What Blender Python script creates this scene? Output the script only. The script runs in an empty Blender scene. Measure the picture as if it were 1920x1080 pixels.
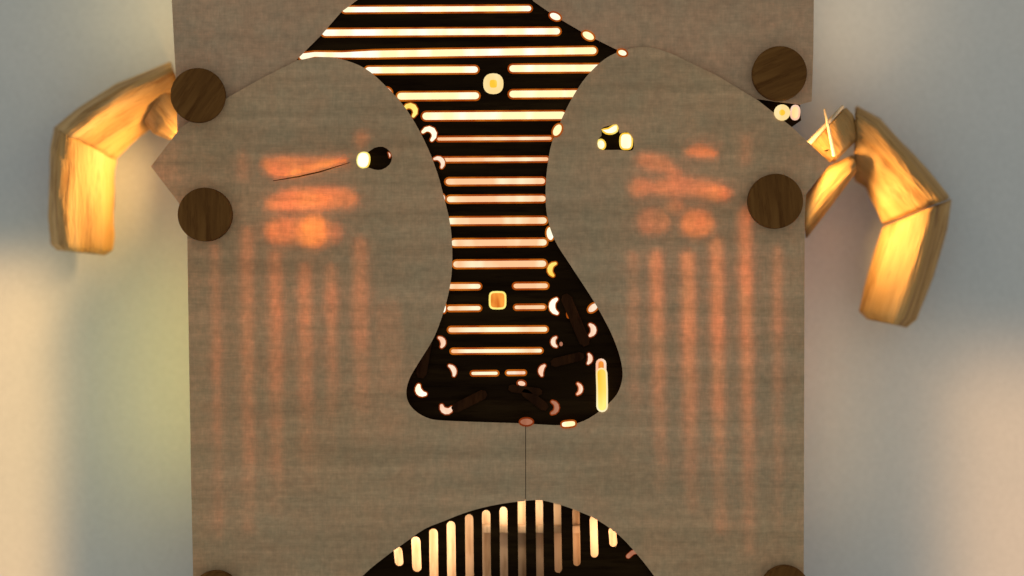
import bpy, bmesh, math, random
from mathutils import Vector, Matrix
from mathutils.geometry import delaunay_2d_cdt
from mathutils import noise as mnoise
R = random.Random(7)
sc = bpy.context.scene
C = sc.collection
D = 1.5            # metres from camera to the front sheet
K = 0.0005         # metres per photo pixel on the front sheet

def P(px, py, y=0.0):
    s = K*(D+y)/D
    return Vector(((px-960)*s, y, (540-py)*s))

# ---------------------------------------------------------------- camera
cam = bpy.data.cameras.new('camera'); co = bpy.data.objects.new('camera', cam); C.objects.link(co)
co.location = (0, -D, 0); co.rotation_euler = (math.pi/2, 0, 0)
cam.sensor_width = 36; cam.lens = 36*D/(1920*K); cam.clip_end = 50; cam.clip_start = 0.01
cam.dof.use_dof = True; cam.dof.focus_distance = D; cam.dof.aperture_fstop = 0.85
sc.camera = co
# ---------------------------------------------------------------- world and lamps
w = bpy.data.worlds.new('World'); sc.world = w; w.use_nodes = True
bg = w.node_tree.nodes['Background']; bg.inputs[0].default_value = (0.93, 0.98, 0.96, 1); bg.inputs[1].default_value = 0.42
sc.view_settings.view_transform = 'Standard'; sc.view_settings.look = 'None'
sc.view_settings.exposure = 0; sc.view_settings.gamma = 1
sc.cycles.use_denoising = True
sc.cycles.max_bounces = 8

def area(name, loc, target, size, sy, power, color, spread=180, shape='RECTANGLE'):
    l = bpy.data.lights.new(name, 'AREA'); l.shape = shape; l.size = size; l.size_y = sy
    l.energy = power; l.color = color; l.spread = math.radians(spread)
    o = bpy.data.objects.new(name, l); C.objects.link(o); o.location = loc
    d = Vector(target)-Vector(loc); o.rotation_euler = d.to_track_quat('-Z', 'Y').to_euler()
    return o
WALL = 0.13
# warm light pools on the wall either side (two lights added outside the frame)
a = P(-385, 975, WALL)
area('wall_pool_light', a+Vector((0,-.5,0)), a, .53, .53, .76, (1.0, .57, .20), 11)
a = P(2330, 1190, WALL)
area('wall_pool_light', a+Vector((0,-.5,0)), a, .60, .56, .70, (1.0, .55, .24), 18)
# lamps inside the shade, shining out of its open sides on to the arms
area('side_lamp', P(384, 315, .009), P(140, 322, .058), .009, .075, .18, (1.0, .60, .22), 82)
area('side_lamp', P(384, 700, .022), P(200, 700, .12), .012, .24, .085, (1.0, .90, .16), 135)
area('side_lamp', P(1498, 385, .009), P(1720, 425, .058), .009, .09, .175, (1.0, .60, .22), 66)
area('side_lamp', P(1494, 800, .025), P(1700, 800, .12), .012, .22, .03, (1.0, .74, .35), 110)
area('side_lamp', P(390, 0, .025), P(200, 0, .12), .012, .08, .05, (1.0, .78, .35), 110)
area('side_lamp', P(1494, 0, .025), P(1750, 0, .12), .012, .10, .05, (1.0, .74, .45), 110)
area('side_lamp', P(1503, 300, .006), P(1590, 255, .034), .006, .03, .035, (1.0, .55, .18), 100)
area('side_lamp', P(380, 262, .008), P(325, 232, .048), .006, .03, .022, (1.0, .55, .18), 100)
# lamp inside the lower chamber that lights the wooden back seen between the bars
area('chamber_lamp', P(790, 1020, .016), P(790, 1020, .055), .05, .05, .115, (1.0, .66, .44), 180)
area('chamber_lamp', P(1135, 1010, .016), P(1135, 1010, .055), .03, .03, .045, (1.0, .60, .36), 160)
area('chamber_lamp', P(960, 955, .016), P(960, 955, .055), .07, .012, .030, (1.0, .74, .50), 120)

# ---------------------------------------------------------------- materials
def newmat(name):
    m = bpy.data.materials.new(name); m.use_nodes = True
    nt = m.node_tree; nt.nodes.clear()
    out = nt.nodes.new('ShaderNodeOutputMaterial'); return m, nt, out
def N(nt, t, **kw):
    n = nt.nodes.new(t)
    for k, v in kw.items(): setattr(n, k, v)
    return n
def noise(nt, scale, stretch=(1,1,1), detail=4, rough=.6, src='Object', loc=(0,0,0)):
    tc = N(nt, 'ShaderNodeTexCoord'); mp = N(nt, 'ShaderNodeMapping')
    mp.inputs['Scale'].default_value = stretch; mp.inputs['Location'].default_value = loc
    nt.links.new(tc.outputs[src], mp.inputs[0])
    n = N(nt, 'ShaderNodeTexNoise'); n.inputs['Scale'].default_value = scale
    n.inputs['Detail'].default_value = detail; n.inputs['Roughness'].default_value = rough
    nt.links.new(mp.outputs[0], n.inputs['Vector']); return n
def ramp(nt, src, stops):
    r = N(nt, 'ShaderNodeValToRGB'); e = r.color_ramp.elements
    while len(e) < len(stops): e.new(.5)
    for q, (p, c) in zip(e, stops): q.position = p; q.color = (*c, 1)
    nt.links.new(src, r.inputs[0]); return r
def mul(nt, a, b, f=1.0, mode='MULTIPLY'):
    m = N(nt, 'ShaderNodeMix', data_type='RGBA', blend_type=mode); m.inputs[0].default_value = f
    nt.links.new(a, m.inputs[6]); nt.links.new(b, m.inputs[7]); return m.outputs[2]
def bump(nt, h, strength, dist):
    b = N(nt, 'ShaderNodeBump'); b.inputs['Strength'].default_value = strength; b.inputs['Distance'].default_value = dist
    nt.links.new(h, b.inputs['Height']); return b.outputs[0]

def m_wall():
    m, nt, out = newmat('painted_plaster'); b = N(nt, 'ShaderNodeBsdfPrincipled')
    n = noise(nt, 6, detail=5); r = ramp(nt, n.outputs[0], [(.3, (.585,.595,.575)), (.7, (.63,.625,.60))])
    n3 = noise(nt, 260, detail=3); r3 = ramp(nt, n3.outputs[0], [(.3, (.93,.93,.93)), (.7, (1.05,1.05,1.05))])
    nt.links.new(mul(nt, r.outputs[0], r3.outputs[0]), b.inputs['Base Color'])
    b.inputs['Roughness'].default_value = .85
    n2 = noise(nt, 300, detail=4)
    nt.links.new(bump(nt, n2.outputs[0], .35, .0008), b.inputs['Normal'])
    nt.links.new(b.outputs[0], out.inputs[0]); return m
def m_sheet(name, base, horiz=True, tr=.45, seed=0):
    m, nt, out = newmat(name)
    k = base
    n1 = noise(nt, 9, (1,1,1.6), 5, loc=(seed,0,0))
    r1 = ramp(nt, n1.outputs[0], [(.28, (k[0]*.92,k[1]*.93,k[2]*.94)), (.5, k), (.72, (k[0]*1.10,k[1]*1.06,k[2]*1.04))])
    n2 = noise(nt, 150, (1,1,1), 4, loc=(0,0,seed)); r2 = ramp(nt, n2.outputs[0], [(.25, (.84,.84,.85)), (.75, (1.13,1.13,1.12))])
    n3 = noise(nt, 48, (.06,1,1.3), 5, .65, loc=(0,seed,0)); r3 = ramp(nt, n3.outputs[0], [(.3, (.82,.82,.81)), (.7, (1.13,1.13,1.14))])
    n4 = noise(nt, 700, (.12,1,1), 2); r4 = ramp(nt, n4.outputs[0], [(.3, (.94,.94,.94)), (.7, (1.05,1.05,1.05))])
    n5 = noise(nt, 700, (1,1,.12), 2); r5 = ramp(nt, n5.outputs[0], [(.3, (.95,.95,.95)), (.7, (1.05,1.05,1.05))])
    c = mul(nt, r1.outputs[0], r2.outputs[0]); c = mul(nt, c, r3.outputs[0], 1.0 if horiz else .35)
    c = mul(nt, c, r4.outputs[0]); c = mul(nt, c, r5.outputs[0])
    n6 = noise(nt, 3.2, (1,1,1), 3, .5, loc=(seed*1.7,2,.3)); r6 = ramp(nt, n6.outputs[0], [(.36, (1.05,.99,.93)), (.62, (.98,1.0,1.02))])
    c = mul(nt, c, r6.outputs[0])
    n7 = noise(nt, 34, (1,1,1), 3, .6, loc=(seed*2.7,2,5)); r7 = ramp(nt, n7.outputs[0], [(.35, (1.05,.99,.97)), (.65, (.96,1.0,1.01))])
    c = mul(nt, c, r7.outputs[0])
    d = N(nt, 'ShaderNodeBsdfDiffuse'); t = N(nt, 'ShaderNodeBsdfTranslucent'); mx = N(nt, 'ShaderNodeMixShader')
    mx.inputs[0].default_value = tr
    nrm = bump(nt, n4.outputs[0], .3, .0006)
    nt.links.new(c, d.inputs[0]); nt.links.new(nrm, d.inputs['Normal'])
    tcx = mul(nt, c, c, 0); nt.links.new(tcx, t.inputs[0])
    nt.links.new(d.outputs[0], mx.inputs[1]); nt.links.new(t.outputs[0], mx.inputs[2])
    nt.links.new(mx.outputs[0], out.inputs[0]); return m
def m_wood(name, c1, c2, c3, scale=40, stretch=(1,1,.08), rough=.55, src='Object', b_=.5, spec=.3, bd=.0015):
    m, nt, out = newmat(name); b = N(nt, 'ShaderNodeBsdfPrincipled')
    n = noise(nt, scale, stretch, 6, .6, src); r = ramp(nt, n.outputs[0], [(.32, c1), (.5, c2), (.68, c3)])
    n2 = noise(nt, scale*3, stretch, 4, .7, src, (3,1,2)); r2 = ramp(nt, n2.outputs[0], [(.36, (.62,.55,.46)), (.50, (1.0,1.0,1.0))])
    nt.links.new(mul(nt, r.outputs[0], r2.outputs[0]), b.inputs['Base Color'])
    b.inputs['Roughness'].default_value = rough; b.inputs['Specular IOR Level'].default_value = spec
    nt.links.new(bump(nt, n2.outputs[0], b_, bd), b.inputs['Normal'])
    nt.links.new(b.outputs[0], out.inputs[0]); return m
def m_emit(name, c_lo, c_hi, strength, sx=26, pos=(.4,.62)):
    m, nt, out = newmat(name); e = N(nt, 'ShaderNodeEmission')
    n = noise(nt, sx, (1,1,.25), 2, .5, 'Object'); r = ramp(nt, n.outputs[0], [(pos[0], c_lo), (pos[1], c_hi)])
    nt.links.new(r.outputs[0], e.inputs[0]); e.inputs[1].default_value = strength
    nt.links.new(e.outputs[0], out.inputs[0]); return m
def m_guide(name, c, s_top, s_bot, ztop, zbot):
    # edge-lit light guide: gives off less light the farther it runs from the LED at its upper end
    m, nt, out = newmat(name); e = N(nt, 'ShaderNodeEmission')
    tc = N(nt, 'ShaderNodeTexCoord'); sp = N(nt, 'ShaderNodeSeparateXYZ'); nt.links.new(tc.outputs['Object'], sp.inputs[0])
    mr = N(nt, 'ShaderNodeMapRange'); mr.interpolation_type = 'SMOOTHSTEP'
    mr.inputs[1].default_value = ztop; mr.inputs[2].default_value = zbot
    mr.inputs[3].default_value = s_top; mr.inputs[4].default_value = s_bot
    nt.links.new(sp.outputs[2], mr.inputs[0]); nt.links.new(mr.outputs[0], e.inputs[1])
    n = noise(nt, 22, (.3,1,1), 3, .5); r = ramp(nt, n.outputs[0], [(.3, tuple(v*.88 for v in c)), (.7, tuple(v*1.12 for v in c))])
    nt.links.new(r.outputs[0], e.inputs[0]); nt.links.new(e.outputs[0], out.inputs[0]); return m

MW = m_wall()
M_FRONT = m_sheet('taupe_translucent_felt', (.672,.470,.276), True, .30, 1)
M_TOP = m_sheet('taupe_translucent_felt_upper', (.69,.466,.288), False, .30, 5)
M_BOARD = m_wood('dark_stained_board', (.009,.004,.0012), (.015,.007,.002), (.026,.013,.004), 50, (.1,1,1), 1.0, spec=.05)
M_DARK = m_wood('dark_inner_frame', (.020,.007,.003), (.035,.012,.004), (.06,.020,.006), 60, (1,1,.2), 1.0, spec=.05)
M_DISC = m_wood('dark_brown_walnut', (.080,.030,.006), (.145,.060,.013), (.205,.092,.023), 55, (1,1,.10), .9, b_=.5, spec=.12)
M_ARM = m_wood('honey_pine', (.30,.145,.035), (.50,.275,.085), (.66,.42,.18), 26, (1,1,.10), .6, b_=.9, bd=.004)
M_SLAT = m_wood('pale_inner_wood', (.42,.29,.17), (.56,.41,.26), (.66,.50,.34), 40, (1,1,.08), .8)
E_CREAM = m_emit('glowing_cream_acrylic', (1.0,.80,.42), (1.0,.94,.76), 1.25, 38)
E_YEL = m_emit('glowing_yellow_acrylic', (1.0,.56,.04), (1.0,.86,.22), 1.05, 60)
E_SOFT = m_emit('glowing_soft_yellow_acrylic', (1.0,.72,.30), (1.0,.88,.52), 1.02, 60)
E_PINK = m_emit('glowing_peach_acrylic', (.98,.54,.28), (1.0,.90,.60), 1.08, 32, (.42,.62))
E_DIM = m_emit('dim_pink_acrylic', (.42,.15,.08), (.62,.27,.16), .85, 60)
E_KID = m_emit('glowing_salmon_acrylic', (1.0,.52,.32), (1.0,.80,.60), 1.0, 90)
E_RIM = m_emit('amber_acrylic_edge', (.40,.06,.004), (.62,.15,.01), .8, 50)
E_RIMD = m_emit('dark_amber_acrylic_edge', (.22,.03,.005), (.35,.06,.01), .8, 50)
E_ORANGE = m_emit('orange_acrylic', (.70,.17,.02), (1.0,.36,.05), 1.0, 130)

# ---------------------------------------------------------------- mesh helpers
def empty(name, loc, parent=None):
    o = bpy.data.objects.new(name, None); C.objects.link(o); o.location = loc; o.parent = parent; o.empty_display_size = .05
    return o
def link(name, me, mats, parent=None, label=None, smooth=False):
    for m in (mats if isinstance(mats, (list, tuple)) else [mats]): me.materials.append(m)
    o = bpy.data.objects.new(name, me); C.objects.link(o); o.parent = parent
    if parent is not None:
        bpy.context.view_layer.update() if False else None
    if label: o['label'] = label
    if smooth:
        for p in me.polygons: p.use_smooth = True
    return o

def inside(pt, poly):
    x, y = pt; c = False; j = len(poly)-1
    for i in range(len(poly)):
        xi, yi = poly[i]; xj, yj = poly[j]
        if (yi > y) != (yj > y) and x < (xj-xi)*(y-yi)/(yj-yi+1e-12)+xi: c = not c
        j = i
    return c
def smooth_path(pts, n=8, closed=False, corners=()):
    """Catmull-Rom through the points; indices in corners stay sharp."""
    out = []; m = len(pts); last = m if closed else m-1
    for i in range(last):
        p1 = Vector(pts[i]); p2 = Vector(pts[(i+1) % m])
        p0 = Vector(pts[(i-1) % m]) if (closed or i > 0) else p1
        p3 = Vector(pts[(i+2) % m]) if (closed or i < m-2) else p2
        if i in corners: p0 = p1
        if (i+1) % m in corners: p3 = p2
        for k in range(n):
            t = k/n
            q = .5*((2*p1)+(-p0+p2)*t+(2*p0-5*p1+4*p2-p3)*t*t+(-p0+3*p1-3*p2+p3)*t**3)
            out.append((q.x, q.y))
    if not closed: out.append(tuple(pts[-1]))
    return out
def plate(name, outline, holes, y, thick, mats, parent, grid=40, warp=None, label=None, edge_mat=0):
    """Flat sheet from a pixel outline (with holes), warped in depth, with real thickness."""
    vs = []; es = []
    def ring(pts):
        b = len(vs); vs.extend([Vector(p) for p in pts]); n = len(pts)
        es.extend([(b+i, b+(i+1) % n) for i in range(n)])
    ring(outline)
    for h in holes: ring(h)
    xs = [p[0] for p in outline]; ys = [p[1] for p in outline]
    if grid:
        gx = min(xs)+grid*.5
        while gx < max(xs):
            gy = min(ys)+grid*.5
            while gy < max(ys):
                q = (gx+R.uniform(-2,2), gy+R.uniform(-2,2))
                if inside(q, outline) and not any(inside(q, h) for h in holes): vs.append(Vector(q))
                gy += grid
            gx += grid
    r = delaunay_2d_cdt(vs, es, [], 0, 1e-4)
    V, F = r[0], r[2]
    tris = []
    for f in F:
        c = sum((V[i] for i in f), Vector((0,0)))/len(f)
        if inside(c, outline) and not any(inside(c, h) for h in holes): tris.append(tuple(f))
    used = sorted({i for f in tris for i in f}); mp = {i: k for k, i in enumerate(used)}
    front = []; back = []
    for i in used:
        px, py = V[i]; yy = y+(warp(px, py) if warp else 0)
        f = P(px, py, yy); front.append(f); back.append(Vector((f.x, yy+thick, f.z)))
    n = len(front); faces = []
    ec = {}
    for f in tris:
        a = [mp[i] for i in f]
        faces.append(tuple(a)); faces.append(tuple(v+n for v in reversed(a)))
        for k in range(3): ec[(a[k], a[(k+1) % 3])] = 1
    side = []
    for (p, q) in ec:
        if (q, p) not in ec: side.append((q, p, p+n, q+n))
    me = bpy.data.meshes.new(name); me.from_pydata([tuple(v) for v in front+back], [], faces+side); me.update()
    bm = bmesh.new(); bm.from_mesh(me); bmesh.ops.recalc_face_normals(bm, faces=bm.faces); bm.to_mesh(me); bm.free()
    return link(name, me, mats, parent, label)
def stroke(pts, wd, n=6, taper=None):
    """Outline of a round-ended stroke along a polyline."""
    pts = [Vector(p) for p in pts]; L = []; Rr = []; m = len(pts)
    for i, p in enumerate(pts):
        d = (pts[min(i+1, m-1)]-pts[max(i-1, 0)]).normalized(); nn = Vector((-d.y, d.x))
        h = wd/2*(taper[i] if taper else 1)
        L.append(p+nn*h); Rr.append(p-nn*h)
    d0 = (pts[1]-pts[0]).normalized(); d1 = (pts[-1]-pts[-2]).normalized()
    def cap(c, d, h):
        a0 = math.atan2(d.x, -d.y)  # angle of left normal (-d.y, d.x)
        a0 = math.atan2(d.x, -d.y)
        return [c+Vector((math.cos(a0-math.pi*k/n), math.sin(a0-math.pi*k/n)))*h for k in range(1, n)]
    out = L+cap(pts[-1], d1, wd/2*(taper[-1] if taper else 1))+Rr[::-1]+cap(pts[0], -d0, wd/2*(taper[0] if taper else 1))
    return [(p.x, p.y) for p in out]
def grow(poly, d):
    n = len(poly); A = sum(poly[i][0]*poly[(i+1) % n][1]-poly[(i+1) % n][0]*poly[i][1] for i in range(n))
    s = 1 if A > 0 else -1; out = []
    for i in range(n):
        p = Vector(poly[i]); a = p-Vector(poly[i-1]); b = Vector(poly[(i+1) % n])-p
        if a.length < 1e-6: a = b
        if b.length < 1e-6: b = a
        t = a.normalized()+b.normalized()
        if t.length < 1e-6: t = a
        t.normalize(); out.append(tuple(p+Vector((t.y, -t.x))*s*d))
    return out
def insert(name, poly, y, depth, m_cap, m_rim, parent, rim=1.8, proud=.0006, label=None):
    """Acrylic light insert filling a slot: bright domed cap, darker bevelled edge, real depth."""
    o0 = grow(poly, rim*.6); o1 = grow(poly, -rim*.6)
    n = len(poly); vs = []
    vs += [P(*p, y+depth) for p in o0]; vs += [P(*p, y+proud) for p in o0]; vs += [P(*p, y) for p in o1]
    fs = []
    for i in range(n):
        j = (i+1) % n
        fs.append((i, j, n+j, n+i)); fs.append((n+i, n+j, 2*n+j, 2*n+i))
    cap = delaunay_2d_cdt([Vector(p) for p in o1], [(i, (i+1) % n) for i in range(n)], [], 1, 1e-6)
    nb = len(vs); vs2 = [P(v.x, v.y, y) for v in cap[0]]
    base = len(vs); vs += vs2
    capf = [tuple(base+i for i in f) for f in cap[2]]
    # the cap shares the ring's place
    me = bpy.data.meshes.new(name); me.from_pydata([tuple(v) for v in vs], [], fs+capf)
    for k, p in enumerate(me.polygons): p.material_index = 1 if k < len(fs) else 0
    me.update()
    bm = bmesh.new(); bm.from_mesh(me); bmesh.ops.remove_doubles(bm, verts=bm.verts, dist=1e-6)
    bmesh.ops.recalc_face_normals(bm, faces=bm.faces); bm.to_mesh(me); bm.free()
    return link(name, me, [m_cap, m_rim], parent, label)
def ellipse(cx, cy, rx, ry, ang=0, n=18, sq=2.0):
    out = []
    for k in range(n):
        t = 2*math.pi*k/n; c, s = math.cos(t), math.sin(t)
        x = rx*math.copysign(abs(c)**(2/sq), c); y = ry*math.copysign(abs(s)**(2/sq), s)
        out.append((cx+x*math.cos(ang)-y*math.sin(ang), cy+x*math.sin(ang)+y*math.cos(ang)))
    return out

# ---------------------------------------------------------------- setting
bm = bmesh.new()
for x in (-3, 3):
    for z in (-2, 2): bm.verts.new((x, WALL, z))
bm.verts.ensure_lookup_table(); bm.faces.new([bm.verts[i] for i in (0, 2, 3, 1)])
me = bpy.data.meshes.new('wall'); bm.to_mesh(me); bm.free()
wall = link('wall', me, MW); wall['kind'] = 'structure'

# ---------------------------------------------------------------- lamp
lamp = empty('wall_lamp', (0, 0, 0))
lamp['label'] = 'taupe wall lamp with glowing slots, dark round studs and two bent wooden arms'
lamp['category'] = 'lamp'

# --- front sheets (left and right halves meeting at a seam)
def warp_front(px, py):
    v = .0005*math.sin(py*.045+px*.002)*max(0, min(1, (py-780)/120))
    v += .0005*mnoise.noise(Vector((px*.004, py*.004, 3)))
    if py < 290:                                   # the flaps curl a little off the sheet behind
        side = min(1, max(0, (560-px)/120)) if px < 985 else min(1, max(0, (px-1215)/90))*min(1, max(0, (1440-px)/60))
        v -= .0035*side*min(1, (290-py)/90)
    return v-.0003
mid_l = smooth_path([(558,113),(600,107),(640,111),(684,128),(722,160),(762,205),(795,262),(818,318),(833,372),(844,420),(848,470),(846,520),(836,570),(815,630),(785,680),(767,712),(762,740),(772,764),(800,783),(840,789),(985,794)], 4, corners=(0,20))
dome_l = smooth_path([(985,939),(945,944),(905,952),(868,963),(830,978),(796,992),(760,1017),(720,1046),(680,1080),(640,1130),(610,1200)], 3, corners=(0,))
left_out = ([(283,312),(338,240),(375,214),(430,181),(490,147)]+mid_l+dome_l+[(600,1400),(372,1400),(362,1080),(358,880),(354,640),(351,430),(335,380)])
mid_r = smooth_path([(985,794),(1060,797),(1105,784),(1150,748),(1166,715),(1165,680),(1150,634),(1128,590),(1104,550),(1068,495),(1040,450),(1026,405),(1023,360),(1026,315),(1034,270),(1050,230),(1072,185),(1100,143),(1135,110),(1173,93),(1215,88),(1258,100)], 4, corners=(0,))
dome_r = smooth_path([(1300,1200),(1262,1130),(1225,1078),(1195,1040),(1160,1003),(1120,975),(1090,961),(1055,948),(1015,938),(986.2,939)], 3, corners=(9,))
right_out = ([(1345,142),(1420,187),(1487,240),(1556,306),(1512,362),(1509,400),(1508,700),(1507,1080),(1506,1400),(1310,1400)]+dome_r+[(986.2,939)]+[(x if x > 986.3 else 986.2, y) for x, y in mid_r])
def clean(p):
    out = []
    for q in p:
        if not out or (abs(q[0]-out[-1][0])+abs(q[1]-out[-1][1])) > .6: out.append(q)
    if abs(out[0][0]-out[-1][0])+abs(out[0][1]-out[-1][1]) < .6: out.pop()
    return out
eye_l = smooth_path([(668,300),(672,288),(682,284),(690,285),(702,277),(718,275),(731,284),(735,296),(730,309),(716,318),(702,318),(690,314),(680,316),(671,311)], 2, closed=True)
eye_r = smooth_path([(1121,262),(1128,254),(1128,241),(1140,236),(1156,233),(1160,240),(1162,250),(1176,247),(1187,260),(1188,278),(1180,283),(1160,281),(1130,281),(1121,275)], 2, closed=True)
fl = plate('front_sheet', clean(left_out), [clean(eye_l), stroke([(512,339),(560,331),(600,322),(655,305)], 2.8, 3, [.5,1,1,.5])], 0, .0008, M_FRONT, lamp, 36, warp_front, 'left half of the front sheet, ending in a pointed flap behind two studs')
fr = plate('front_sheet', clean(right_out), [clean(eye_r)], 0, .0008, M_FRONT, lamp, 36, warp_front, 'right half of the front sheet, ending in a pointed flap')

# --- upper sheet behind the flaps: two halves either side of the top opening
ul = [(318,-300),(322,0),(330,150),(333,262),(420,300),(620,180),(640,140),(556,112),(603,65),(640,22),(678,-6),(760,-120),(800,-300)]
ur = [(880,-300),(930,-120),(1000,2),(1040,30),(1100,65),(1150,90),(1172,100),(1150,112),(1200,180),(1330,220),(1440,240),(1408,184),(1450,190),(1500,196),(1522,190),(1525,100),(1526,0),(1528,-300)]
plate('upper_sheet', ul, [], .0020, .0008, M_TOP, lamp, 36, lambda x, y: .0003*mnoise.noise(Vector((x*.005, y*.005, 9))), 'upper left part of the shade behind the flap')
plate('upper_sheet', ur, [], .0020, .0008, M_TOP, lamp, 36, lambda x, y: .0003*mnoise.noise(Vector((x*.005, y*.005, 4))), 'upper right part of the shade with a small notch under its stud')

# --- inner board and its inserts
YB = .0044; TB = .005
holes = []
jobs = []
def slot(x0, x1, yc, h, cap, rim=E_RIM, tilt=-.006, pts=None, taper=None, y=YB, rw=3.2, label=None):
    h -= 2.4 if rw < 3.3 else 0; r = h/2; m = (x0+x1)/2
    pl = pts or [(x0+r, yc+tilt*(x0-m)), (m, yc), (x1-r, yc+tilt*(x1-m))]
    poly = stroke(pl, h, 6, taper)
    jobs.append(('light_slot', poly, y, cap, rim, rw, label, {}))
def blob(poly, cap, rim=E_RIM, name='light_hole', y=YB, rw=2.6, label=None):
    jobs.append((name, poly, y, cap, rim, rw, label, {}))
def kid(cx, cy, r, t, a0, a1, cap=E_KID, rim=E_RIMD, y=YB):
    a0, a1 = math.radians(a0), math.radians(a1); n = 7
    pts = [(cx+r*math.cos(a0+(a1-a0)*k/(n-1)), cy+r*math.sin(a0+(a1-a0)*k/(n-1))) for k in range(n)]
    tp = [.62+.38*math.sin(math.pi*k/(n-1)) for k in range(n)]
    blob(stroke(pts, t, 5, tp), cap, rim, y=y, rw=1.8)
slot(640, 998, 17, 16, E_CREAM); slot(602, 1052, 60, 18, E_CREAM)
slot(0, 0, 0, 19, E_CREAM, pts=[(567,106),(590,102),(640,103),(700,101.5),(840,99),(1112,95)], taper=[.9,.75,.8,1,1,1])
slot(683, 898, 131, 18, E_CREAM); slot(953, 1138, 128, 19, E_CREAM)
slot(743, 900, 180, 19, E_CREAM); slot(953, 1093, 176, 19, E_CREAM)
slot(790, 1063, 217, 20, E_CREAM)
slot(818, 1036, 260, 12, E_PINK); slot(822, 1030, 299, 13, E_PINK)
slot(834, 1024, 340, 17, E_PINK); slot(836, 1025, 373, 17, E_PINK); slot(836, 1027, 414, 18, E_PINK)
slot(844, 1027, 455, 18, E_PINK); slot(848, 1026, 495, 18, E_PINK)
slot(839, 903, 537, 15, E_PINK); slot(961, 1029, 536, 15, E_PINK)
slot(837, 903, 578, 14, E_PINK); slot(963, 1024, 576, 13, E_PINK)
slot(839, 1028, 618, 15, E_PINK); slot(844, 1018, 658, 13, E_PINK)
slot(882, 935, 700, 12, E_PINK); slot(948, 987, 699, 12, E_KID)
blob(ellipse(925, 157, 13, 13.5, 0, 20, 2.6), E_YEL, E_SOFT, 'light_hole', rw=10, label='round glowing hole with a yellow centre')
blob(ellipse(933, 563, 14.8, 15.5, 0, 20, 4.2), E_ORANGE, E_YEL, 'light_hole', rw=3, label='square orange glowing hole')
# small holes down both edges of the opening
kid(768, 209, 11, 13, -150, 50, E_YEL, E_RIM); kid(803, 253, 11.5, 13, -150, 55, E_CREAM, E_RIM)
kid(820, 307, 10.5, 11, -120, 40, E_KID, E_RIM)
blob(ellipse(729, 170, 8.5, 5, .8, 12), E_KID)
kid(822, 372, 10, 7, -50, 40, E_KID, E_RIM)
blob(ellipse(1041, 31, 12, 7.5, .4), E_CREAM, y=.0012); blob(ellipse(1103, 67, 13, 8, .5), E_CREAM, y=.0012)
blob(ellipse(1167, 99, 9.5, 6.5, .3), E_CREAM, y=-.0012); blob(ellipse(1045, 244, 8.5, 13, .5), E_CREAM, y=-.0012)
blob(ellipse(1031.5, 438, 8, 13.5, -.1), E_CREAM)
kid(1043, 506, 12, 12, 120, 262, E_YEL, E_RIM)
blob(ellipse(832, 577.5, 5.5, 10, 0), E_CREAM)
kid(1049, 574, 14, 14, 110, 245, E_CREAM, E_RIM)
kid(821, 643, 10, 12, -75, 45); kid(838, 699, 14, 11.5, -70, 20)
kid(795, 728, 11, 15, 80, 205, E_CREAM, E_RIM); kid(838, 761, 10, 14, 25, 180)
kid(1046, 641, 9, 11, 110, 245); kid(1027, 697, 13, 12, 150, 240)
blob(ellipse(1067, 588, 4, 8, .1), E_DIM)
blob(ellipse(1112, 577, 12, 7.5, -.7), E_KID); kid(1102, 619, 11, 13, -65, 65, E_KID)
kid(1095, 672, 12, 11, -40, 50, E_KID); kid(1078, 729, 11, 10, -60, 65, E_KID)
kid(1033, 764, 11, 11, -75, 80, E_DIM, E_RIMD); blob(ellipse(978, 719, 8.5, 6, .2), E_KID, E_RIMD)
blob(ellipse(987, 791, 13, 7.5, 0), E_DIM, E_RIMD, y=-.0012); blob(ellipse(1066, 795, 14, 6.5, -.1, 16, 3), E_CREAM, E_RIM, y=-.0014)
blob(ellipse(902, 738, 3.4, 3.4, 0, 8), E_DIM, E_DIM, rw=.5); blob(ellipse(1052, 645, 3, 4, 0, 8), E_DIM, E_DIM, rw=.5)
# holes behind the two eye cut-outs
blob(ellipse(681, 300, 12, 15, .1, 18, 2.4), E_CREAM, E_YEL, y=.0004); kid(724, 292, 7, 5, -50, 20, E_KID, E_RIMD)
blob(smooth_path([(1129,243),(1140,241),(1152,234),(1158,236),(1157,246),(1147,251),(1136,250)], 2, True), E_CREAM, E_YEL, y=.0004)
blob(ellipse(1127, 271, 8, 9.5, -.2), E_CREAM, E_YEL, y=.0004); blob(ellipse(1174, 265, 11.5, 15, 0, 18, 3), E_CREAM, E_YEL, y=.0004)
# pair under the upper right stud
blob(ellipse(1466.5, 211, 10.5, 10.5), E_YEL, E_SOFT, y=-.0016, rw=8); blob(ellipse(1491, 211, 8, 13, .05, 16, 2.4), E_SOFT, E_KID, y=-.0012, rw=3)
# long yellow rod low on the right
slot(0, 0, 0, 21, E_YEL, E_SOFT, pts=[(1128,700),(1129,730),(1129,762)], y=-.0012, rw=2.6, label='long yellow glowing rod')
slot(0, 0, 0, 15, E_ORANGE, E_KID, pts=[(1127,682),(1127,690),(1127,698)], y=.0012, rw=4, label='orange end piece of the glowing rod')

jobs_front = list(jobs)
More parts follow.
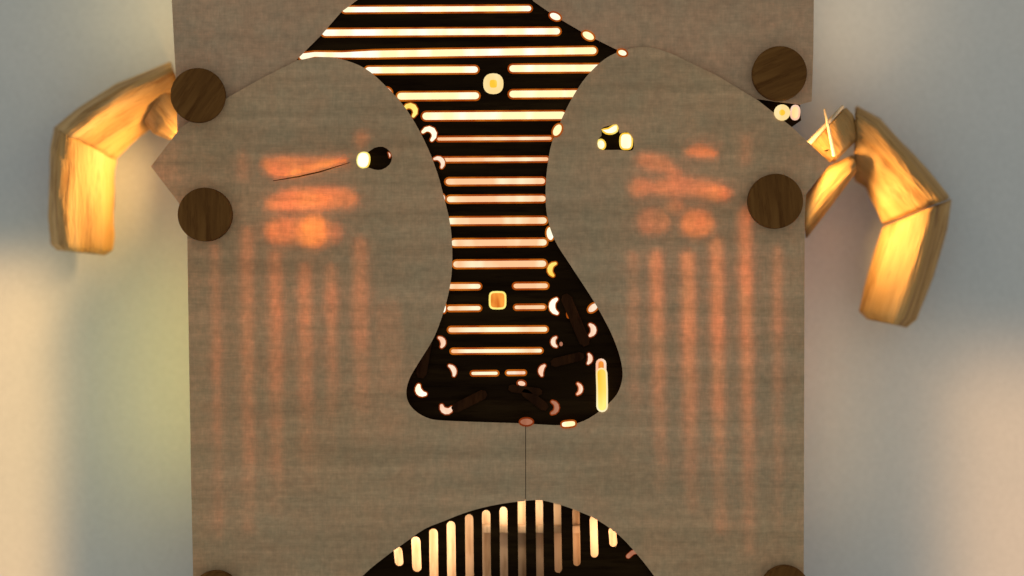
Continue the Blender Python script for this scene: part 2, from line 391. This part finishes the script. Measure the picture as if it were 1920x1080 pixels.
# hidden light guides behind the felt, seen only as soft bands
jobs.clear()
C_G = (1.0, .42, .19)
def guide(px, wd, y0, y1, s, s2=.25, lean=0):
    g = m_guide('warm_light_guide', C_G, s, s*s2, P(0, y0+.12*(y1-y0)).z, P(0, y1).z)
    wd *= .76
    poly = stroke([(px, y0+wd/2), (px+lean/2, (y0+y1)/2), (px+lean, y1-wd/2)], wd, 5)
    jobs.append(('light_guide', poly, YB, g, g, 1, None, {}))
GS = 11.5
guide(405, 15, 455, 1010, GS*0.33, .35, 8); guide(464, 24, 425, 1000, GS*0.43, .22, 6); guide(518, 27, 470, 975, GS*0.45, .12, 4)
guide(573, 28, 492, 940, GS*0.45, .06, 4); guide(622, 24, 492, 880, GS*0.41, .02, 3); guide(676, 34, 445, 860, GS*0.45, .02, 3)
guide(730, 60, 560, 900, GS*.11, .02, 5)
guide(1186, 24, 470, 900, GS*.28, .05, 5); guide(1229, 26, 470, 925, GS*.75, .12, 10); guide(1289, 28, 470, 955, GS*.90, .12, 6)
guide(1342, 25, 445, 1000, GS*.90, .15, 8); guide(1395, 23, 390, 1040, GS*.90, .12, 10); guide(1456, 17, 460, 990, GS*.40, .2, 3)
guide(457, 24, 285, 345, GS*.30, .5); guide(1397, 24, 250, 310, GS*.26, .5)
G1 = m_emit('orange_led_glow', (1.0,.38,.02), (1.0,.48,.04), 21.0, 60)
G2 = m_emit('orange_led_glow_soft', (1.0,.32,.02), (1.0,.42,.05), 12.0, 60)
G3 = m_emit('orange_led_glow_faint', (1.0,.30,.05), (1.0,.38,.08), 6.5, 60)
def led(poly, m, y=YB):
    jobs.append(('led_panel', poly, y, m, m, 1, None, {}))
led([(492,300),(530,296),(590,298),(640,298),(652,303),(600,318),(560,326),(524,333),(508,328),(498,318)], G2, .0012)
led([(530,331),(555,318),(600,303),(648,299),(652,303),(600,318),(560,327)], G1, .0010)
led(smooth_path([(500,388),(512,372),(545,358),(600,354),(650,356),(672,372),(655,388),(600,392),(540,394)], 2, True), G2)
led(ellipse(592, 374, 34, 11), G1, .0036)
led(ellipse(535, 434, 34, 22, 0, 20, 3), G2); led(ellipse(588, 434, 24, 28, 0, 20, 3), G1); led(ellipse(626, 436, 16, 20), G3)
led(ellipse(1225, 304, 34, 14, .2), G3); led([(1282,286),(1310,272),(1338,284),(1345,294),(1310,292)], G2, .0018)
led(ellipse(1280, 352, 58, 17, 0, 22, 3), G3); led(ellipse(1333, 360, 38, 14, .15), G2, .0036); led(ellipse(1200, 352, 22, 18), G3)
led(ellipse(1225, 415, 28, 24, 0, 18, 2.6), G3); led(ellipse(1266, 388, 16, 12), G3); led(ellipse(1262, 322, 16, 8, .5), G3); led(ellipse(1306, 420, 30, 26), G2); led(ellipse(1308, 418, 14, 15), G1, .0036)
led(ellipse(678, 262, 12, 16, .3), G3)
hidden = list(jobs)

# lower dome slots are open: through them shows the lit wooden back
bars = [(746,19,1025,1063),(779.5,20,1006,1074),(812.5,19,991,1150),(845.5,19,977,1160),(879.5,18,964,1170),(911.5,18,956,1175),(944,17,950,1175),(978,17,930,1170),(1011,16,926,1108),(1045,16,936,1076),(1080,16,952,1063),(1113,17,967,1047),(1148.5,17,988,1027)]
open_slots = [stroke([(x, a+w_/2), (x+1, (a+b)/2), (x+2, b-w_/2)], w_, 5) for x, w_, a, b in [(q[0], q[1]*.88, q[2], q[3]) for q in bars]]
board_out = [(395,-260),(1440,-260),(1440,180),(1500,196),(1502,226),(1482,240),(1482,1390),(395,1390)]
holes = open_slots[:]
def cen(p): return sum(q[0] for q in p)/len(p), sum(q[1] for q in p)/len(p)
bb = lambda p: (min(q[0] for q in p), min(q[1] for q in p), max(q[0] for q in p), max(q[1] for q in p))
boxes = [bb(h) for h in holes]
for j in jobs_front+hidden:
    if j[2] != YB: continue
    g = grow(j[1], 1.6); b = bb(g)
    if any(b[0] < c[2]+1 and b[2] > c[0]-1 and b[1] < c[3]+1 and b[3] > c[1]-1 for c in boxes): j[7]['p'] = 1; continue   # sits proud of the board
    boxes.append(b); holes.append(g)
board = plate('slotted_board', board_out, holes, YB, TB, M_BOARD, lamp, 0, None, 'dark board with rows of glowing slots cut through it')
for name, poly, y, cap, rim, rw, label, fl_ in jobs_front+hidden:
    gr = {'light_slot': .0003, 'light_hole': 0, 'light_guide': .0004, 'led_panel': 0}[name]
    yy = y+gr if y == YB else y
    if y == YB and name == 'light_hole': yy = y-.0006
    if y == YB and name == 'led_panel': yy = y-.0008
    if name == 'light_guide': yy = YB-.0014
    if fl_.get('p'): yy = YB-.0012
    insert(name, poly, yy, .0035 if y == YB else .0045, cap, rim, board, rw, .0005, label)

# dark wooden crossing pieces faintly visible in the lower cavity
def bar_piece(p0, p1, wd, y, th=.004, mat=M_DARK):
    poly = stroke([p0, ((p0[0]+p1[0])/2, (p0[1]+p1[1])/2), p1], wd, 3)
    return insert('brace', poly, y, th, mat, mat, lamp, 2, .0008)
bar_piece((905,740),(855,765),16,.0012); bar_piece((985,735),(1020,762),15,.0012)
bar_piece((1010,735),(960,728),12,.0012); bar_piece((1040,680),(1088,668),14,.0012); bar_piece((800,640),(790,700),18,.0012)
bar_piece((1062,560),(1096,640),18,.0012)

# --- lower chamber back: vertical boards with a ledge
def box(name, x0, x1, y0, y1, ya, yb, mat, parent, label=None, bev=.0006):
    bm = bmesh.new()
    a = P(x0, y0, ya); b = P(x1, y1, ya)
    m = Matrix.Translation(((a.x+b.x)/2, (ya+yb)/2, (a.z+b.z)/2)) @ Matrix.Diagonal((abs(b.x-a.x), yb-ya, abs(a.z-b.z), 1))
    bmesh.ops.create_cube(bm, size=1, matrix=m)
    bmesh.ops.bevel(bm, geom=bm.edges[:], offset=bev, segments=2, affect='EDGES')
    me = bpy.data.meshes.new(name); bm.to_mesh(me); bm.free()
    return link(name, me, mat, parent, label)
xs = [650,730,796,862,928,996,1064,1130,1200]
for i in range(len(xs)-1):
    top = 900; d = .046+.002*(i % 3)
    box('back_board', xs[i]+.6, xs[i+1]-.6, top, 1300, d, d+.006, M_SLAT, lamp)
box('ledge', 905, 1090, 986, 1000, .034, .0455, M_SLAT, lamp, 'thin pale ledge across the lower chamber')
box('chamber_top', 640, 1230, 890, 899, .0122, .058, M_DARK, lamp)
box('chamber_side', 628, 638, 890, 1300, .0122, .058, M_DARK, lamp)
box('chamber_side', 1232, 1242, 890, 1300, .0122, .058, M_DARK, lamp)
box('chamber_bottom', 640, 1230, 1302, 1312, .0122, .058, M_DARK, lamp)
insert('light_hole', stroke([(1178,1043),(1186,1036),(1193,1034)], 9, 4), .0035, .003, E_DIM, E_RIMD, lamp, 1)
insert('light_hole', ellipse(1128,1072,9,6,-.2), .0055, .003, E_DIM, E_RIMD, lamp, 1)
# unseen strips added to stop light leaking between board and sheet at both sides
box('spill_blocker', 389, 393, 455, 1390, .0014, .014, M_DARK, lamp)
box('spill_blocker', 1484, 1488, 450, 1390, .0014, .014, M_DARK, lamp)
# back housing holding everything off the wall
box('housing', 470, 1410, -240, 880, .060, WALL-.0005, M_DARK, lamp, None, .003)

# --- round studs
def stud(px, py, r, y, ang, tilt=(0, 0), label=None):
    bm = bmesh.new(); rr = r*K*(D+y)/D; th = .010
    prof = [(0,0),(rr*.5,-.0002),(rr*.9,0),(rr*.97,.0004),(rr,.0014),(rr,th),(0,th)]
    n = 48; rings = []
    for q, (a, b) in enumerate(prof):
        if a == 0: rings.append([bm.verts.new((0, b, 0))]); continue
        rings.append([bm.verts.new((a*math.cos(2*math.pi*k/n), b, a*math.sin(2*math.pi*k/n))) for k in range(n)])
    for u, v in zip(rings, rings[1:]):
        for k in range(n):
            l = (k+1) % n
            if len(u) == 1: bm.faces.new((u[0], v[k], v[l]))
            elif len(v) == 1: bm.faces.new((u[k], v[0], u[l]))
            else: bm.faces.new((u[k], v[k], v[l], u[l]))
    bmesh.ops.recalc_face_normals(bm, faces=bm.faces)
    me = bpy.data.meshes.new('stud'); bm.to_mesh(me); bm.free()
    o = link('stud', me, M_DISC, lamp, label)
    o.location = P(px, py, y); o.rotation_euler = (tilt[0], ang, tilt[1]); return o
stud(371, 178, 51, -.0125, .6, (0, .10), 'stud over the shoulder of the left arm')
stud(383, 402, 50.5, -.0125, .0, label='stud on the left edge below the flap')
stud(1462, 137, 51, -.0105, 1.2, (.03, -.04), 'stud above the notch at upper right')
stud(1455, 377, 51.5, -.0125, -.08, label='stud on the right edge below the flap')
stud(402, 1118, 46, -.0125, .9); stud(1474, 1108, 46, -.0125, .4)

# --- arms
def limb(name, stations, parent, label=None, prof=None, mat=M_ARM, sub=6, jit=.0011, seed=0, caps=True):
    """stations: (outer px, inner px, y front, y back). Faceted carved log, modelled about its own long axis."""
    prof = prof or [(0,0),(0,.45),(.10,.78),(.30,.97),(.62,1.0),(.86,.88),(1.0,.5),(1.0,0)]
    a = (P(*stations[0][0], stations[0][2])+P(*stations[0][1], stations[0][2]))/2
    b = (P(*stations[-1][0], stations[-1][2])+P(*stations[-1][1], stations[-1][2]))/2
    zax = (a-b).normalized(); xax = Vector((0,1,0)).cross(zax).normalized(); yax = zax.cross(xax)
    M = Matrix((xax, yax, zax)).transposed().to_4x4(); M.translation = (a+b)/2
    Mi = M.inverted(); rings = []; bm = bmesh.new()
    for i in range(len(stations)-1):
        s0, s1 = stations[i], stations[i+1]; last = i == len(stations)-2
        for k in range(sub+(1 if last else 0)):
            t = k/sub
            o = Vector(s0[0]).lerp(Vector(s1[0]), t); n_ = Vector(s0[1]).lerp(Vector(s1[1]), t)
            yf = s0[2]+(s1[2]-s0[2])*t; yb = s0[3]+(s1[3]-s0[3])*t; ring = []
            m = len(prof)
            for q in range(m):
                for hh in ((0, .33, .67) if q < m-1 else (0,)):
                    u = prof[q][0]+(prof[min(q+1, m-1)][0]-prof[q][0])*hh; d = prof[q][1]+(prof[min(q+1, m-1)][1]-prof[q][1])*hh
                    p = o.lerp(n_, u); v = P(p.x, p.y, yb+(yf-yb)*d)
                    w_ = mnoise.noise(Vector((v.x*28, v.z*28, seed+(q+hh)*1.1)))*jit+mnoise.noise(Vector((v.x*75, v.z*75, seed+(q+hh)*3.1)))*jit*.5
                    v += Vector((w_*.6, w_, w_*.6)); ring.append(bm.verts.new(Mi @ v))
            rings.append(ring)
    for r0, r1 in zip(rings, rings[1:]):
        m = len(r0)
        for q in range(m): bm.faces.new((r0[q], r1[q], r1[(q+1) % m], r0[(q+1) % m]))
    endf = [bm.faces.new(rings[0][::-1]), bm.faces.new(rings[-1])]
    bmesh.ops.recalc_face_normals(bm, faces=bm.faces)
    bmesh.ops.bevel(bm, geom=[e for e in bm.edges if e.is_manifold and e.calc_face_angle(0) > .9 and (caps or not any(f in endf for f in e.link_faces))], offset=.0024, segments=2, clamp_overlap=True, affect='EDGES')
    me = bpy.data.meshes.new(name); bm.to_mesh(me); bm.free()
    o = link(name, me, mat, parent, label, smooth=True); o.matrix_local = M if parent.type == 'EMPTY' else M
    return o
YF, YK = .040, .095
armL = empty('arm', (0,0,0), lamp); armL['label'] = 'left arm, bent at the elbow and hanging straight down'
PL = [(0,0),(0,.42),(.04,.70),(.12,.93),(.24,.98),(.42,.88),(.66,.72),(.88,.52),(1.0,.26),(1.0,0)]
limb('upper_arm', [((318,116),(352,210),YF,YK),((215,158),(290,236),YF,YK),((150,200),(255,262),YF,YK),((100,240),(216,300),YF,YK)], armL, prof=PL, seed=1, jit=.0026, caps=False)
limb('forearm', [((100,240),(216,300),YF,YK),((93,285),(213,320),YF,YK),((93,330),(214,350),YF,YK),((92,400),(213,410),YF,YK),((96,458),(211,470),YF+.001,YK),((108,468),(198,478),YF+.006,YK-.005)], armL, prof=PL, seed=1, jit=.0026, caps=False)
limb('hand', [((270,226),(318,150),.050,.08),((288,250),(340,190),.042,.07),((316,262),(356,216),.037,.065),((346,266),(364,240),.035,.06)], armL, seed=8, sub=4, jit=.0015)
armR = empty('arm', (0,0,0), lamp); armR['label'] = 'right arm, raised at the shoulder with its forearm hanging inward'
PR = PL
limb('upper_arm', [((1604,196),(1600,338),YF,YK),((1650,222),(1622,352),YF,YK),((1715,292),(1640,385),YF,YK),((1783,370),(1656,422),YF,YK)], armR, prof=PR, seed=11, jit=.0026)
limb('forearm', [((1784,373),(1656,425),YF+.0006,YK),((1776,430),(1640,470),YF,YK),((1750,520),(1620,540),YF,YK),((1718,600),(1611,582),YF+.002,YK),((1700,614),(1626,598),YF+.007,YK-.005)], armR, prof=[(0,0),(0,.35),(.10,.60),(.24,.95),(.36,.98),(.60,.80),(.88,.54),(1.0,.26),(1.0,0)], seed=15, jit=.0018)
limb('shoulder_block', [((1583,198),(1518,268),.026,.05),((1600,215),(1538,290),.030,.055),((1612,258),(1560,308),.038,.07)], armR, seed=20, sub=4, jit=.0006)
limb('strut', [((1606,322),(1600,290),.038,.06),((1560,385),(1552,312),.036,.058),((1512,448),(1500,378),.030,.055)], armR, seed=23, sub=4)
def stick(p0, p1, r, name, label=None, mat=M_ARM):
    a, b = P(*p0), P(*p1); d = b-a
    bm = bmesh.new(); bmesh.ops.create_cone(bm, cap_ends=True, segments=10, radius1=r, radius2=r*.6, depth=d.length)
    me = bpy.data.meshes.new(name); bm.to_mesh(me); bm.free()
    o = link(name, me, mat, armR, label); o.rotation_euler = d.to_track_quat('Z', 'Y').to_euler(); o.location = (a+b)/2; return o
M_PALE = m_wood('pale_cut_wood', (.72,.50,.28), (.85,.66,.42), (.92,.78,.58), 60, (1,1,.1), .6)
stick((1564,292,.028), (1546,204,.016), .0019, 'splinter', 'thin pale splinter across the shoulder block', M_PALE)
stick((1517,268,.0255), (1581,199,.0255), .0026, 'cut_edge', 'pale cut edge of the shoulder block', M_PALE)
